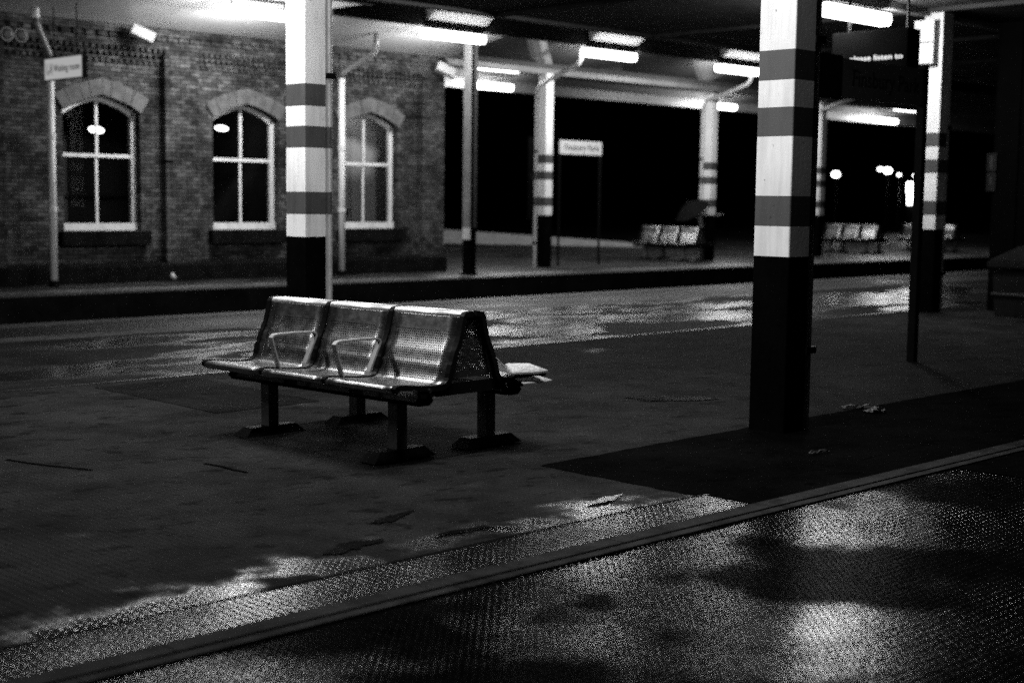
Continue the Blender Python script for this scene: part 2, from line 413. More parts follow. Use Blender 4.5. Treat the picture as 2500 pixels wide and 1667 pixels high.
for k, a in enumerate(((15.9, 12.45, 1.5, .75, -.1), (20.8, 12.7, 2.6, .85, 0), (12.4, 12.3, 1.4, .6, .1), (9.2, 12.2, .9, .35, 0), (14.0, 14.0, 1.6, .3, 0))):
    puddle('pool', 'puddle_water', *a, .008, 40 + k, 64, .33)
puddle('stain', 'stain', 9.06, 7.34, .34, .16, -.65, .006, 7)
puddle('stain', 'stain', 4.54, 5.47, .13, .045, .3, .006, 4, 48, .5)
puddle('stain', 'stain', 4.02, 5.14, .13, .07, .2, .006, 3, 48, .5)
def crack(pts, w):
    b = MB()
    for (x0, y0), (x1, y1) in zip(pts, pts[1:]):
        d = Vector((x1 - x0, y1 - y0)).normalized(); n = Vector((-d.y, d.x)) * w
        b.face([(x0 - n.x, y0 - n.y, .005), (x1 - n.x, y1 - n.y, .005), (x1 + n.x, y1 + n.y, .005), (x0 + n.x, y0 + n.y, .005)])
    structure(b, 'crack', 'matt')
crack([(3.80, 8.25), (3.86, 8.02), (3.93, 7.83), (4.03, 7.61)], .012)
crack([(4.63, 7.36), (4.66, 7.22), (4.65, 7.08), (4.67, 6.95)], .012)
# ------------------------------------------------------------------ striped columns
BANDS = [(0, 1.24, 2), (1.24, 1.45, 0), (1.45, 1.66, 1), (1.66, 2.07, 0), (2.07, 2.27, 1), (2.27, 2.455, 0), (2.455, 2.66, 1)]
def column(x, y, top, label, group, far=False):
    t = thing('striped_column', label, 'column', (x, y, 0), 0, group)
    b = MB(); hx, hy = (.1225, .15) if not far else (.12, .13)
    for z0, z1, m in BANDS + [(2.66, top, 0)]:
        for q in (((-hx, -hy), (hx, -hy)), ((hx, -hy), (hx, hy)), ((hx, hy), (-hx, hy)), ((-hx, hy), (-hx, -hy))):
            (ax, ay), (bx, by) = q
            b.face([(ax, ay, z0), (bx, by, z0), (bx, by, z1), (ax, ay, z1)], m)
    b.build('shaft', ['white', 'band', 'black'], t, merge=True, bevel=.008)
    px, py = (hx + .055, -hy + .05) if not far else (-.05, hy + .11)
    b = MB()
    for z0, z1, m in [(0.0, 1.45, 0 if far or True else 2), (1.45, 1.66, 1), (1.66, 2.07, 0), (2.07, 2.27, 1), (2.27, top - (.35 if far else 0), 0)]:
        b.tube([(px, py, z0), (px, py, z1)], .046 if not far else .055, 14, m, cap=False)
    p = b.build('downpipe', ['pipe', 'band'], t, smooth=True)
    for z in (.55, 2.72):
        b = MB(); b.box(min(px - .06, hx + .002), px + .06, py - .06, py + .06, z, z + .05); b.build('bracket', 'iron', p)
    return t
NEARTOP = 4.46
column(8.078, 11.022, NEARTOP, 'black, white and grey striped column standing behind the long steel bench', 'striped columns of the near platform')
column(8.385, 5.834, NEARTOP, 'large striped column on the black tarmac patch, nearest to the viewer', 'striped columns of the near platform')
c3 = column(19.40, 10.85, NEARTOP, 'striped column with two white boxes high on its shaft, right of the dark name sign', 'striped columns of the near platform')
for z0, z1 in ((3.66, 3.96), (3.975, 4.29)):
    b = MB(); b.box(-.26, -.1235, -.08, .24, z0, z1); b.box(-.265, -.26, -.065, .225, z0 + .015, z1 - .015)
    b.build('cabinet', 'white', c3, bevel=.006)
FAR = [(24.35, 23.72, 'striped column beside the small white name sign on the far platform'),
       (31.10, 24.04, 'striped column at the end of the nearest far bench, a person behind it'),
       (36.45, 24.1, 'thin striped column of the far platform seen just right of the large near column')]
for x, y, lb in FAR:
    c = column(x, y, 4.55, lb, 'striped columns of the far platform', True)
    b = MB(); b.tube([(-.05, .2, 4.2), (-.08, .1, 4.3), (-.8, -1.75, 4.62), (-.86, -1.9, 4.72), (-.86, -1.9, 4.98)], .055, 12)
    b.build('swan_neck', 'pipe', c, smooth=True)
# slender post between building and columns
t = thing('steel_post', 'plain steel post with black foot in front of the brick building corner', 'post', (20.42, 22.1, 0))
b = MB()
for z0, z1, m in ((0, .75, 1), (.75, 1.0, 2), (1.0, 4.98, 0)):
    b.box(-.068, .08, -.012, .012, z0, z1, 1); b.box(-.09, -.07, -.11, .11, z0, z1, m); b.box(.08, .10, -.11, .11, z0, z1, 1 if m else 3)  # lit side lighter, the rest darker, put into the flange colours
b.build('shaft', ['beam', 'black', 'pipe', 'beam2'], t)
b = MB(); b.box(-.16, .17, -.16, .16, .012, .035); b.build('base_plate', 'iron', t)
# ------------------------------------------------------------------ canopies
t = thing('near_canopy', 'dark flat canopy over the near platform, cutting across the top of the view', 'canopy', (0, 0, 0))
b = MB(); b.box(-25, 70, -3, 16.15, 4.46, 4.60)
b.build('ceiling', 'dark', t)
b = MB(); b.box(-25, 70, 16.15, 16.3, 4.41, 4.85); b.build('fascia', 'darkpaint', t)
for y in (5.8, 11.0):
    b = MB(); b.box(-25, 70, y - .09, y + .09, 4.36, 4.46); b.build('beam', 'beam', t)
b = MB(); x = -21.5
while x < 70:
    b.box(x - .05, x + .05, -3, 16.1, 4.40, 4.46); x += 3.7
b.build('rafter', 'dark', t)
t = thing('far_canopy', 'white boarded canopy over the far platform and building front', 'canopy', (0, 0, 0))
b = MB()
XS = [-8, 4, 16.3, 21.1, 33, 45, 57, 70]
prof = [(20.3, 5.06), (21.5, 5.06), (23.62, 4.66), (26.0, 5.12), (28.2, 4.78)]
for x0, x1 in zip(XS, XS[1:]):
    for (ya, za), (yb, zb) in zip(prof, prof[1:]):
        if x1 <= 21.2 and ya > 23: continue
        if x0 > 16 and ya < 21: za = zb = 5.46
        b.face([(x0, ya, za), (x0, yb, zb), (x1, yb, zb), (x1, ya, za)], 0 if x1 <= 16.4 or (x1 < 21.2 and ya > 21) else 1)  # bright boarding near the lamp, dim boarding beyond, by colour
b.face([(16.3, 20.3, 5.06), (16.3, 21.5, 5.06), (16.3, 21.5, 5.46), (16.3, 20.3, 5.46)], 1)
b.build('ceiling', ['ceil', 'ceil_dim'], t, merge=True, solid=-.06)
b = MB(); b.box(-8, 16.3, 20.16, 20.3, 5.02, 5.6); b.box(16.302, 70, 20.16, 20.3, 5.42, 5.6); b.build('fascia', 'darkpaint', t)
b = MB(); b.box(16.3, 70, 21.40, 21.50, 4.95, 5.46); b.build('gutter_beam', 'beam2', t)
b = MB(); b.box(21.1, 70, 23.62, 23.78, 4.53, 4.66); b.build('valley_beam', 'beam', t)
b = MB(); b.box(21.1, 70, 28.2, 28.36, 4.52, 4.95); b.build('rear_beam', 'beam', t)
b = MB(); b.box(21.1, 70, 25.2, 25.3, 4.78, 4.96); b.build('purlin', 'beam', t)
# ------------------------------------------------------------------ tube lamps
def tube_lamp(x, y, z, ztop, label, group, mat='lamp', L=1.6, proto=[]):
    t = thing('tube_lamp', label, 'lamp', (x, y, z), 0, group)
    h = L / 2
    b = MB(); b.hexa([(-h, -.10, .02), (h, -.10, .02), (h, .10, .02), (-h, .10, .02)], [(-h, -.05, .05), (h, -.05, .05), (h, .05, .05), (-h, .05, .05)])
    b.build('housing', 'white', t)
    b = MB(); n = 8; pr = [(-.095, .018), (-.105, -.075), (-.075, -.14), (.075, -.14), (.105, -.075), (.095, .018)]
    b.prism(pr, 'x', -h + .01, h - .01)
    b.build('diffuser', 'lamp' if abs(x - 14.7) < .01 else mat, t, merge=True)
    b = MB()
    for s in (-h * .7, h * .7):
        b = MB(); b.tube([(s, 0, .05), (s, 0, ztop - z)], .012, 8); b.build('hanger', 'white', t)
    return t
NG, FG = 'tube lamps of the near platform', 'tube lamps of the far canopy'
tube_lamp(17.3, 10.95, 4.25, 4.36, 'bright tube lamp under the dark near canopy, right of the large column top', NG)
tube_lamp(6.1, 10.6, 4.25, 4.46, 'tube lamp under the near canopy above the nearest bench', NG)
tube_lamp(6.0, 5.60, 4.25, 4.46, 'tube lamp under the near canopy beside the large near column', NG, 'lamp_b')
tube_lamp(2.2, 10.6, 4.25, 4.46, 'added unseen tube lamp under the near canopy, brightening the bench backs', NG, 'lamp_fill')  # added out of view, placed for the shine on the bench backs
for x, lb in ((14.7, 'tube lamp on the white ceiling over the brick building, partly hidden by a striped column'), (19.35, 'tube lamp in front of the brick building corner, left of the steel post top'),
              (24.05, 'tube lamp by the swan neck of the column with the small white name sign'), (28.75, 'upper tube lamp just left of the large near column'),
              ):
    l = tube_lamp(x, 21.45, 4.88, 4.95 if x > 16 else 5.06, lb, FG, 'lamp_mid')
    if x > 16:
        b = MB(); b.hexa([(-.78, -.13, .20), (.78, -.13, .20), (.78, -.05, .20), (-.78, -.05, .20)], [(-.78, -.40, .40), (.78, -.40, .40), (.78, -.05, .40), (-.78, -.05, .40)]); b.build('glow_board', 'white', l)  # added board, angled to catch lamp light as a bright patch
for x, y, z, zt, lb in ((24.7, 25.8, 4.90, 5.08, 'middle tube lamp right of the steel post, above the lowest one'), (34.4, 25.5, 4.92, 5.0, 'lower tube lamp just left of the large near column'),
                    (44.6, 26.0, 4.93, 5.1, 'tube lamp partly cut by the lower edge of the dark name sign'), (26.3, 27.6, 4.62, 4.86, 'lowest tube lamp right of the steel post'),
                    (36.2, 27.6, 4.62, 4.86, 'short tube lamp low beside the second far column'), (45.9, 27.6, 4.62, 4.86, 'lone tube lamp below the dark name sign')):
    tube_lamp(x, y, z, zt, lb, FG, 'lamp_far', 1.35 if y > 27 else 1.5)
# ------------------------------------------------------------------ brick waiting room building
WY = 23.6
bld = thing('brick_building', 'old brick station building with three arched sash windows', 'building', (0, WY, 0))
WIN = [12.91, 16.01, 19.10]
HW, ZS, ZA, Z0 = .77, 3.10, 3.40, .95
def arch(xc, n=10, hw=HW, zs=ZS, za=ZA):
    pts = []
    for i in range(-n, n + 1):
        u = i / n; a = abs(u)
        z = zs + (za - zs) * (1 - .62 * a - .38 * a ** 3)
        if a > .97: z = zs
        pts.append((xc + u * hw, z))
    return pts
def wall_panel(b, x0, x1, y, wins, ztop):
    """front skin with arched openings and their reveals"""
    xs = x0
    for xc in wins:
        b.face([(xs, y, 0), (xc - HW, y, 0), (xc - HW, y, ztop), (xs, y, ztop)])
        b.face([(xc - HW, y, 0), (xc + HW, y, 0), (xc + HW, y, Z0), (xc - HW, y, Z0)])
        A = arch(xc)
        for (xa, za), (xb, zb) in zip(A, A[1:]): b.face([(xa, y, za), (xb, y, zb), (xb, y, ztop), (xa, y, ztop)])
        loop = [(xc - HW, Z0)] + A + [(xc + HW, Z0)]
        for (xa, za), (xb, zb) in zip(loop, loop[1:] + loop[:1]): b.face([(xa, y, za), (xa, y + .32, za), (xb, y + .32, zb), (xb, y, zb)])
        xs = xc + HW
    b.face([(xs, y, 0), (x1, y, 0), (x1, y, ztop), (xs, y, ztop)])
b = MB()
wall_panel(b, 11.0, 14.10, .20, WIN[:1], 4.2)
wall_panel(b, 14.82, 20.42, .20, WIN[1:], 4.2)
b.face([(3, .20, 0), (10.3, .20, 0), (10.3, .20, 4.2), (3, .20, 4.2)])
for x0, x1 in ((10.3, 11.0), (14.10, 14.82), (20.42, 21.03)): b.box(x0, x1, 0, .52, 0, 4.32)
b.box(3, 21.03, -.001, .34, 4.32, 4.75)
b.face([(3, .34, 4.2), (21.03, .34, 4.2), (21.03, .20, 4.2), (3, .20, 4.2)])
b.box(20.73, 21.03, .34, 8, 0, 4.75)
b.box(3, 20.73, 7.7, 8, 0, 4.75)
b.build('wall', 'brick', bld)
b = MB(); rnd = random.Random(3)
for k, (z, d) in enumerate(((4.20, .075), (4.255, .05), (4.31, .022))):       # corbelled courses over the recessed panels
    pass
for x0, x1 in ((3, 10.3), (11.0, 14.10), (14.82, 20.42)):
    for k, (z, y) in enumerate(((4.00, .150), (4.11, .085), (4.22, .020))):
        b.box(x0 + .002, x1 - .002, y, .198, z + .062, z + .105)
        x = x0 + .03 + (k % 2) * .055
        while x + .06 < x1: b.box(x, x + .062, y + .004, .198, z, z + .062); x += .124
b.build('corbel_course', 'brick', bld)
b = MB(); x = 3.1
while x < 20.98: b.box(x, x + .12, -.05, -.002, 4.42, 4.52); x += .235
b.box(3, 21.06, -.07, -.002, 4.522, 4.60)
b.build('dentil_cornice', 'brick', bld)
b = MB(); b.box(3, 21.09, -.06, -.002, 0, .30); b.hexa([(3, -.06, .30), (21.09, -.06, .30), (21.09, -.002, .30), (3, -.002, .30)], [(3, -.02, .345), (21.05, -.02, .345), (21.05, -.002, .345), (3, -.002, .345)])
for x0, x1 in ((3, 10.29), (11.01, 14.09), (14.83, 20.41)): b.box(x0, x1, .05, .198, 0, .36)
b.build('plinth', 'darkstone', bld)
b = MB(); b.box(2.9, 21.2, .34, 8.2, 4.76, 4.9); b.build('roof', 'dark', bld)
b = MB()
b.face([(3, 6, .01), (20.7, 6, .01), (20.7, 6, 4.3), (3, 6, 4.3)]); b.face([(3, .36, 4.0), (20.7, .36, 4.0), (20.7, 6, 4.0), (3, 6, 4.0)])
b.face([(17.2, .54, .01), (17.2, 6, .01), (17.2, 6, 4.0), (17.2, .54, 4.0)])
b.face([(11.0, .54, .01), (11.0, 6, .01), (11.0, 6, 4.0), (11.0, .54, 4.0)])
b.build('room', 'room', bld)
b = MB(); b.box(17.25, 20.7, .95, 1.0, .02, 4.0); b.build('partition', 'sign', bld)
# lintels, sashes, panes, sills
for xc in WIN:
    w = MB()
    A = arch(xc); B = [(xc + (x - xc) * 1.22, z + .30 - .05 * abs(x - xc)) for x, z in A]
    nst = 8
    for i in range(nst):
        i0, i1 = int(i * 20 / nst), int((i + 1) * 20 / nst)
        seg = A[i0:i1 + 1]; top = B[i0:i1 + 1]
        g = .006
        poly = [(x + (g if k == 0 else -g if k == len(seg) - 1 else 0), z) for k, (x, z) in enumerate(seg)] + [(x + (-g if k == 0 else g if k == len(top) - 1 else 0), z) for k, (x, z) in enumerate(reversed(top))]
        w.prism(poly, 'y', .150 - (.006 if i % 2 else 0), .23)
    w.build('lintel', 'stone', bld)
    f = MB()
    yf = .38
    C = [(xc + (x - xc) * .90, z - .085) for x, z in A]
    for (p, q), (r, s) in zip(zip(A, A[1:]), zip(C, C[1:])):
        f.hexa([(r[0], yf, r[1]), (s[0], yf, s[1]), (s[0], yf + .06, s[1]), (r[0], yf + .06, r[1])], [(p[0], yf, p[1]), (q[0], yf, q[1]), (q[0], yf + .06, q[1]), (p[0], yf + .06, p[1])])
    for s in (-1, 1): f.box(min(xc + s * HW, xc + s * (HW - .09)), max(xc + s * HW, xc + s * (HW - .09)), yf, yf + .10, Z0, ZS - .0)
    f.box(xc - HW, xc + HW, yf - .05, yf + .10, Z0, Z0 + .13)
    fr = f.build('window', 'timber', bld)
    s_ = MB(); s_.box(xc - HW + .09, xc + HW - .09, yf + .01, yf + .07, 2.28, 2.34)
    s_.box(xc - .025, xc + .025, yf + .02, yf + .06, 2.34, ZA - .10)
    s_.box(xc - .025 , xc + .025, yf + .045, yf + .085, Z0 + .13, 2.28)
    s_.build('sash_bar', 'timber', fr)
    p = MB(); p.face([(x, yf + .05, z) for x, z in [(xc - HW + .05, Z0 + .1)] + [(xc + HW - .05, Z0 + .1)] + list(reversed(C))])
    p.build('pane', 'glass', fr)
    s_ = MB(); s_.box(xc - HW - .12, xc + HW + .12, .03, .40, .68, .945); s_.build('sill', 'darkstone', bld, bevel=.01)
# the back windows one sees through the first window
for xc in (14.35,):
    f = MB(); yb = 5.9
    for s in (-1, 1): f.box(min(xc + s * .78, xc + s * .62), max(xc + s * .78, xc + s * .62), yb, yb + .06, .6, 3.0)
    A = [(xc + (x - 0) , z) for x, z in arch(0, 10, .78, 3.0, 3.4)]; C = [(xc + (x - xc) * .8, z - .16) for x, z in A]
    for (p, q), (r, s) in zip(zip(A, A[1:]), zip(C, C[1:])):
        f.hexa([(r[0], yb, r[1]), (s[0], yb, s[1]), (s[0], yb + .06, s[1]), (r[0], yb + .06, r[1])], [(p[0], yb, p[1]), (q[0], yb, q[1]), (q[0], yb + .06, q[1]), (p[0], yb + .06, p[1])])
    f.box(xc - .03, xc + .03, yb, yb + .05, 2.1, 3.3); f.box(xc - .62, xc + .62, yb, yb + .05, 2.06, 2.14)
    f.box(xc - .74, xc + .74, yb + .061, yb + .07, .6, 3.1)
    f.mi[-6:] = [1] * 6
    f.build('back_window', ['pale', 'slot'], bld)
b = MB(); b.tube([(14.17, .055, 0.16), (14.17, .055, 4.3)], .05, 12); b.box(14.10, 14.24, .0, .10, 2.2, 2.25); b.build('drainpipe', 'iron', bld, smooth=False)
b = MB(); b.tube([(14.17, .03, .17), (14.17, -.06, .10), (14.17, -.12, .06)], .05, 10); b.build('pipe_shoe', 'pipe', bld, smooth=True)
for x, y, lb in ((13.55, 25.2, 'waiting room lamp seen through the first arched window'), (16.35, 25.2, 'waiting room lamp seen through the second arched window')):
    z = 2.83 if x < 15 else 2.98
    t = thing('ceiling_lamp', lb, 'lamp', (x, y, z), 0, 'waiting room lamps')
    b = MB(); b.ball((0, 0, 0), 1, (.08, .19, .065) if x < 15 else (.09, .16, .055), 18); b.build('bowl', 'lamp_in', t, smooth=True); t.rotation_euler = (.12, 0, .3)
    b = MB(); b.tube([(0, 0, .06), (0, 0, 3.99 - z)], .012, 8); b.build('stem', 'iron', t)
t = thing('ceiling_lamp', 'added unseen tube lamp brightening the partition behind the third arched window', 'lamp', (18.9, 24.36, 3.80), 0, 'waiting room lamps')  # added above the window head, out of sight, to light the partition
b = MB(); b.box(-.6, .6, -.06, .06, -.05, .0); b.build('tube', 'lamp_hidden', t, merge=True)
b = MB(); b.box(-.62, .62, -.07, .07, .002, .19); b.build('housing', 'pipe', t)
# rainwater pipes with swan necks
def rain_pipe(x, y, pts, label):
    t = thing('rain_pipe', label, 'downpipe', (x, y, 0), 0, 'swan necked rain pipes before the building')
    b = MB(); b.tube([(0, 0, .06), (0, 0, pts[0][2] - .04)], .062, 16)
    b.build('pipe', 'white', t, smooth=True)
    for z in (1.3, 2.55): b = MB(); b.tube([(0, 0, z), (0, 0, z + .09)], .074, 16); b.build('collar', 'white', t)
    b = MB(); b.tube(pts, .058, 14); b.build('swan_neck', 'beam', t, smooth=True)
    b = MB(); b.tube([(0, 0, .0), (0, 0, .12)], .08, 12); b.build('shoe', 'iron', t)
    return t
p1 = rain_pipe(11.58, 23.1, [(0, 0, 3.92), (-.02, 0, 3.98), (-.24, -.02, 4.45), (-.26, -.02, 4.55)], 'leftmost rain pipe, white, behind the waiting room sign')
b = MB(); b.tube([(-.26, -.02, 4.55), (-.26, -.02, 4.72)], .07, 16); b.build('hopper', 'white', p1, smooth=False)
rain_pipe(17.86, 23.15, [(0, 0, 4.02), (.02, -.02, 4.1), (.30, -.50, 4.42), (.36, -.62, 4.5), (.38, -.66, 4.92)], 'white rain pipe left of the third window, its neck bent to the right')
# waiting room sign
t = thing('waiting_room_sign', 'small white hanging sign reading Waiting room, left of the first window', 'sign', (11.50, 22.48, 3.70))
b = MB(); b.box(0, .10, -.66, .66, -.185, .185); b.build('box', 'iron', t, bevel=.01)
b = MB(); b.box(-.006, -.001, -.645, .64, -.172, .172); b.build('face', 'glowing', t)
lettering('lettering', 'Waiting room', .17, 'ink', t, frame((-.008, -.135, 0), (0, -1, 0)), .91)
b = MB()
y0 = .50
for q in (((y0 - .075, .06), (y0 - .05, .085)),): b.box(-.010, -.007, q[0][0], q[1][0], q[0][1], q[1][1])
b.box(-.010, -.007, y0 - .08, y0 - .055, -.03, .05); b.box(-.010, -.007, y0 - .08, y0 + .0, -.05, -.03); b.box(-.010, -.007, y0 - .02, y0 + .0, -.10, -.05)
b.box(-.010, -.007, y0 + .05, y0 + .065, -.10, .09); b.box(-.010, -.007, y0 - .13, y0 - .115, -.10, .09)
b.build('pictogram', 'ink', t)
for y in (-.4, .4): b = MB(); b.tube([(.05, y, .185), (.05, y, 1.05)], .012, 8); b.build('hanger', 'iron', t)
# wall floodlights and round speakers
def wall_flood(x, z, lb, rz):
    t = thing('wall_speaker', lb, 'loudspeaker', (x, 23.25, z), 0, 'box loudspeakers on the building')
    o = MB(); o.hexa([(-.21, -.09, -.10), (.21, -.09, -.10), (.21, .09, -.10), (-.21, .09, -.10)], [(-.21, -.07, .10), (.21, -.07, .10), (.21, .09, .10), (-.21, .09, .10)])
    q = o.build('body', 'sign', t, bevel=.015); q.rotation_euler = (-.25, .42, rz)
    b = MB(); b.tube([(0, .08, 0), (0, .35, .04)], .025, 10); b.build('bracket', 'iron', t)
wall_flood(13.45, 4.48, 'tilted white box loudspeaker high on the brick wall, between the first two windows', -.5)
wall_flood(20.75, 4.36, 'tilted white box loudspeaker at the right corner of the brick building', -.5)
for x, lb in ((11.02, 'left of two round grey wall lights beside the first rain pipe'), (11.27, 'right of two round grey wall lights beside the first rain pipe')):
    t = thing('round_light', lb, 'wall light', (x, 23.58, 4.29), 0, 'pair of round wall lights')
    b = MB(); b.tube([(0, 0, 0), (0, -.08, 0)], .12, 20); b.build('rim', 'beam', t)
    b = MB(); b.tube([(0, -.08, 0), (0, -.10, 0)], [.10, .06], 20); b.build('lens', 'darkpaint', t)
# ------------------------------------------------------------------ back-to-back steel bench
FP = [(-.600, .436), (-.635, .440), (-.650, .455), (-.652, .472), (-.642, .486), (-.620, .491), (-.560, .487), (-.480, .478), (-.400, .470), (-.320, .466), (-.275, .467), (-.248, .473), (-.230, .485),
      (-.2185, .504), (-.2085, .530), (-.2010, .556), (-.1935, .584), (-.1895, .590), (-.1830, .602), (-.1720, .635), (-.1620, .661), (-.1580, .669), (-.1455, .689), (-.1325, .716), (-.1190, .752), (-.1080, .790), (-.0990, .831), (-.0920, .862), (-.0891, .8742), (-.0888, .8755)]
CAP = [(-.086, .877), (-.083, .892), (-.075, .902), (-.062, .907), (-.035, .909), (-.006, .909), (-.004, .895)]
LB = 2.0
CUTS = [-LB / 2 - .005, -.335, .335, LB / 2 + .005]
def shell(row, y0, y1, parent):
    b = MB(); P = FP; d = [0.0]
    for p, q in zip(P, P[1:]): d.append(d[-1] + math.hypot(q[0] - p[0], q[1] - p[1]))
    L = d[-1]; s = 1 if row == 0 else -1
    NY = 6; bulge = .004
    for i in range(len(P) - 1):
        for j in range(NY):
            q = []; uv = []; ed = []
            for (ii, jj) in ((i, j), (i, j + 1), (i + 1, j + 1), (i + 1, j)):
                u = jj / NY; y = y0 + (y1 - y0) * u
                q.append((P[ii][0] * s, y, P[ii][1])); uv.append((y - y0, d[ii])); ed.append((u, d[ii] / L))
            if s < 0: q.reverse(); uv.reverse(); ed.reverse()
            b.face(q, 0, uv, ed)
    o = b.build('seat_shell', 'perf', parent, smooth=True, solid=.004)
    b = MB()
    for p, q in zip(CAP, CAP[1:]):
        f = [(p[0] * s, y0, p[1]), (p[0] * s, y1, p[1]), (q[0] * s, y1, q[1]), (q[0] * s, y0, q[1])]
        b.face(f if s > 0 else f[::-1])
    b.build('top_cap', 'cap', o, smooth=True, solid=.004)
    return o
def rib(row, y, parent, name='side_frame'):
    """bar that follows the seat profile between and at the ends of the shells"""
    s = 1 if row == 0 else -1
    up = [(x * s - .006 * s * (z > .52), z + .008) for x, z in FP[1:]] + [(-.078 * s, .905), (-.02 * s, .914)]; lo = []
    n = len(up)
    for i in range(n):
        a = Vector(up[max(i - 1, 0)]); c = Vector(up[min(i + 1, n - 1)]); t = (c - a).normalized()
        nn = Vector((-t.y, t.x)) * s; p = Vector(up[i]) - nn * .034; lo.append((p.x, p.y))
    b = MB(); w = .019
    for i in range(n - 1):
        A, B, C, D = up[i], up[i + 1], lo[i + 1], lo[i]
        b.hexa([(D[0], y - w, D[1]), (D[0], y + w, D[1]), (C[0], y + w, C[1]), (C[0], y - w, C[1])], [(A[0], y - w, A[1]), (A[0], y + w, A[1]), (B[0], y + w, B[1]), (B[0], y - w, B[1])])
    o = b.build(name, 'iron', parent, merge=True)
    b = MB()
    b.prism([(-.47 * s, .47), (-.30 * s, .455), (-.34 * s, .405), (-.44 * s, .405)], 'y', y - w * .8, y + w * .8)
    b.build('support_lug', 'iron', o)
    if name == 'end_frame':
        for xx in (-.50, -.38): b = MB(); b.tube([(xx * s, y - w - .012, .448), (xx * s, y - w, .448)], .014, 10); b.build('bolt', 'steel', o)
    return o
def arm(row, y, parent):
    s = 1 if row == 0 else -1
    path = [(-.50, .478), (-.515, .53), (-.555, .66), (-.560, .69), (-.545, .704), (-.52, .708), (-.36, .712), (-.22, .708), (-.20, .700), (-.195, .684), (-.215, .64), (-.285, .50), (-.295, .472)]
    b = MB(); w = .021
    n = len(path); T = .007; outer, inner = [], []
    for i in range(n):
        a = Vector(path[max(i - 1, 0)]); c = Vector(path[min(i + 1, n - 1)]); t = (c - a).normalized(); nn = Vector((-t.y, t.x))
        p = Vector(path[i]); outer.append(p + nn * T); inner.append(p - nn * T)
    for i in range(n - 1):
        A, B, C, D = outer[i], outer[i + 1], inner[i + 1], inner[i]
        b.hexa([(D.x * s, y - w, D.y), (D.x * s, y + w, D.y), (C.x * s, y + w, C.y), (C.x * s, y - w, C.y)], [(A.x * s, y - w, A.y), (A.x * s, y + w, A.y), (B.x * s, y + w, B.y), (B.x * s, y - w, B.y)])
    b.build('armrest', 'armsteel', parent, merge=True, bevel=.003)
def make_bench(label, group):
    t = thing('steel_bench', label, 'bench', (5.99, 7.46, 0), 0, group)
    for row in (0, 1):
        for a, c in zip(CUTS, CUTS[1:]): shell(row, a + .017, c - .017, t)
        for y in CUTS[1:3]: rib(row, y, t)
        rib(row, CUTS[0], t, 'end_frame'); rib(row, CUTS[3], t, 'end_frame')
        for y in CUTS[1:3]: arm(row, y, t)
        s = -1 if row == 0 else 1
        b = MB(); x = s * .385
        b.prism([(x - .055, .405), (x - .075, .38), (x - .045, .350), (x + .045, .350), (x + .075, .38), (x + .055, .405)], 'y', -.985, .985)
        b.build('beam', 'iron', t)
        for y in (-.735, .60):
            b = MB(); b.box(x - .042, x + .042, y - .045, y + .045, .03, .352)
            lg = b.build('leg', 'leg', t, bevel=.004)
            b = MB(); b.hexa([(x - .255, y - .085, 0), (x + .255, y - .085, 0), (x + .255, y + .085, 0), (x - .255, y + .085, 0)], [(x - .185, y - .05, .062), (x + .185, y - .05, .062), (x + .185, y + .05, .062), (x - .185, y + .05, .062)])
            b.build('foot', 'foot', lg, bevel=.004)
    for y in (-.992, .992):
        b = MB(); c = [(-.165, .50), (.165, .50), (.075, .885), (-.075, .885)]
        ys = y + (.006 if y < 0 else -.006)
        N = 8
        for i in range(N):
            for j in range(N):
                q = []; uv = []; ed = []
                for ii, jj in ((i, j), (i + 1, j), (i + 1, j + 1), (i, j + 1)):
                    v = jj / N; u = ii / N; wv = .165 + (.075 - .165) * v; xx = -wv + 2 * wv * u; zz = .50 + .385 * v
                    q.append((xx, ys, zz)); uv.append((xx + .3, zz)); ed.append((u, v))
                b.face(q, 0, uv, ed)
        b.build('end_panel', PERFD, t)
        b = MB(); b.box(-.30, .30, y - .008, y + .008, .40, .475); b.build('cross_bar', 'iron', t); b = MB(); b.box(-.082, .082, y - .007, y + .007, .872, .898); b.build('top_plate', 'iron', t)
    return t
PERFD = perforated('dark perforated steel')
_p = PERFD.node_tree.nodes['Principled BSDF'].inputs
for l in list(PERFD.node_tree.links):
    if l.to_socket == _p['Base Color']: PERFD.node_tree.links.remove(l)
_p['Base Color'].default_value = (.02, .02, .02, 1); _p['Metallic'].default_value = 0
BG = 'back to back perforated steel benches'
bench = make_bench('nearest bench, brushed steel, back to back, newspaper on its far seat', BG)
bench.rotation_euler = (-.010, 0, math.radians(1.0))
for x, y, lb in ((30.4, 24.75, 'far steel bench with three bright backs left of the column with the umbrella person'), (40.5, 25.4, 'far steel bench between the large near column and the sign post'), (44.2, 24.7, 'farthest steel bench, half hidden behind the striped column with white boxes')):
    c = copy_tree(bench); c.location = (x, y, 0); c.rotation_euler = (0, 0, 0); c['label'] = lb
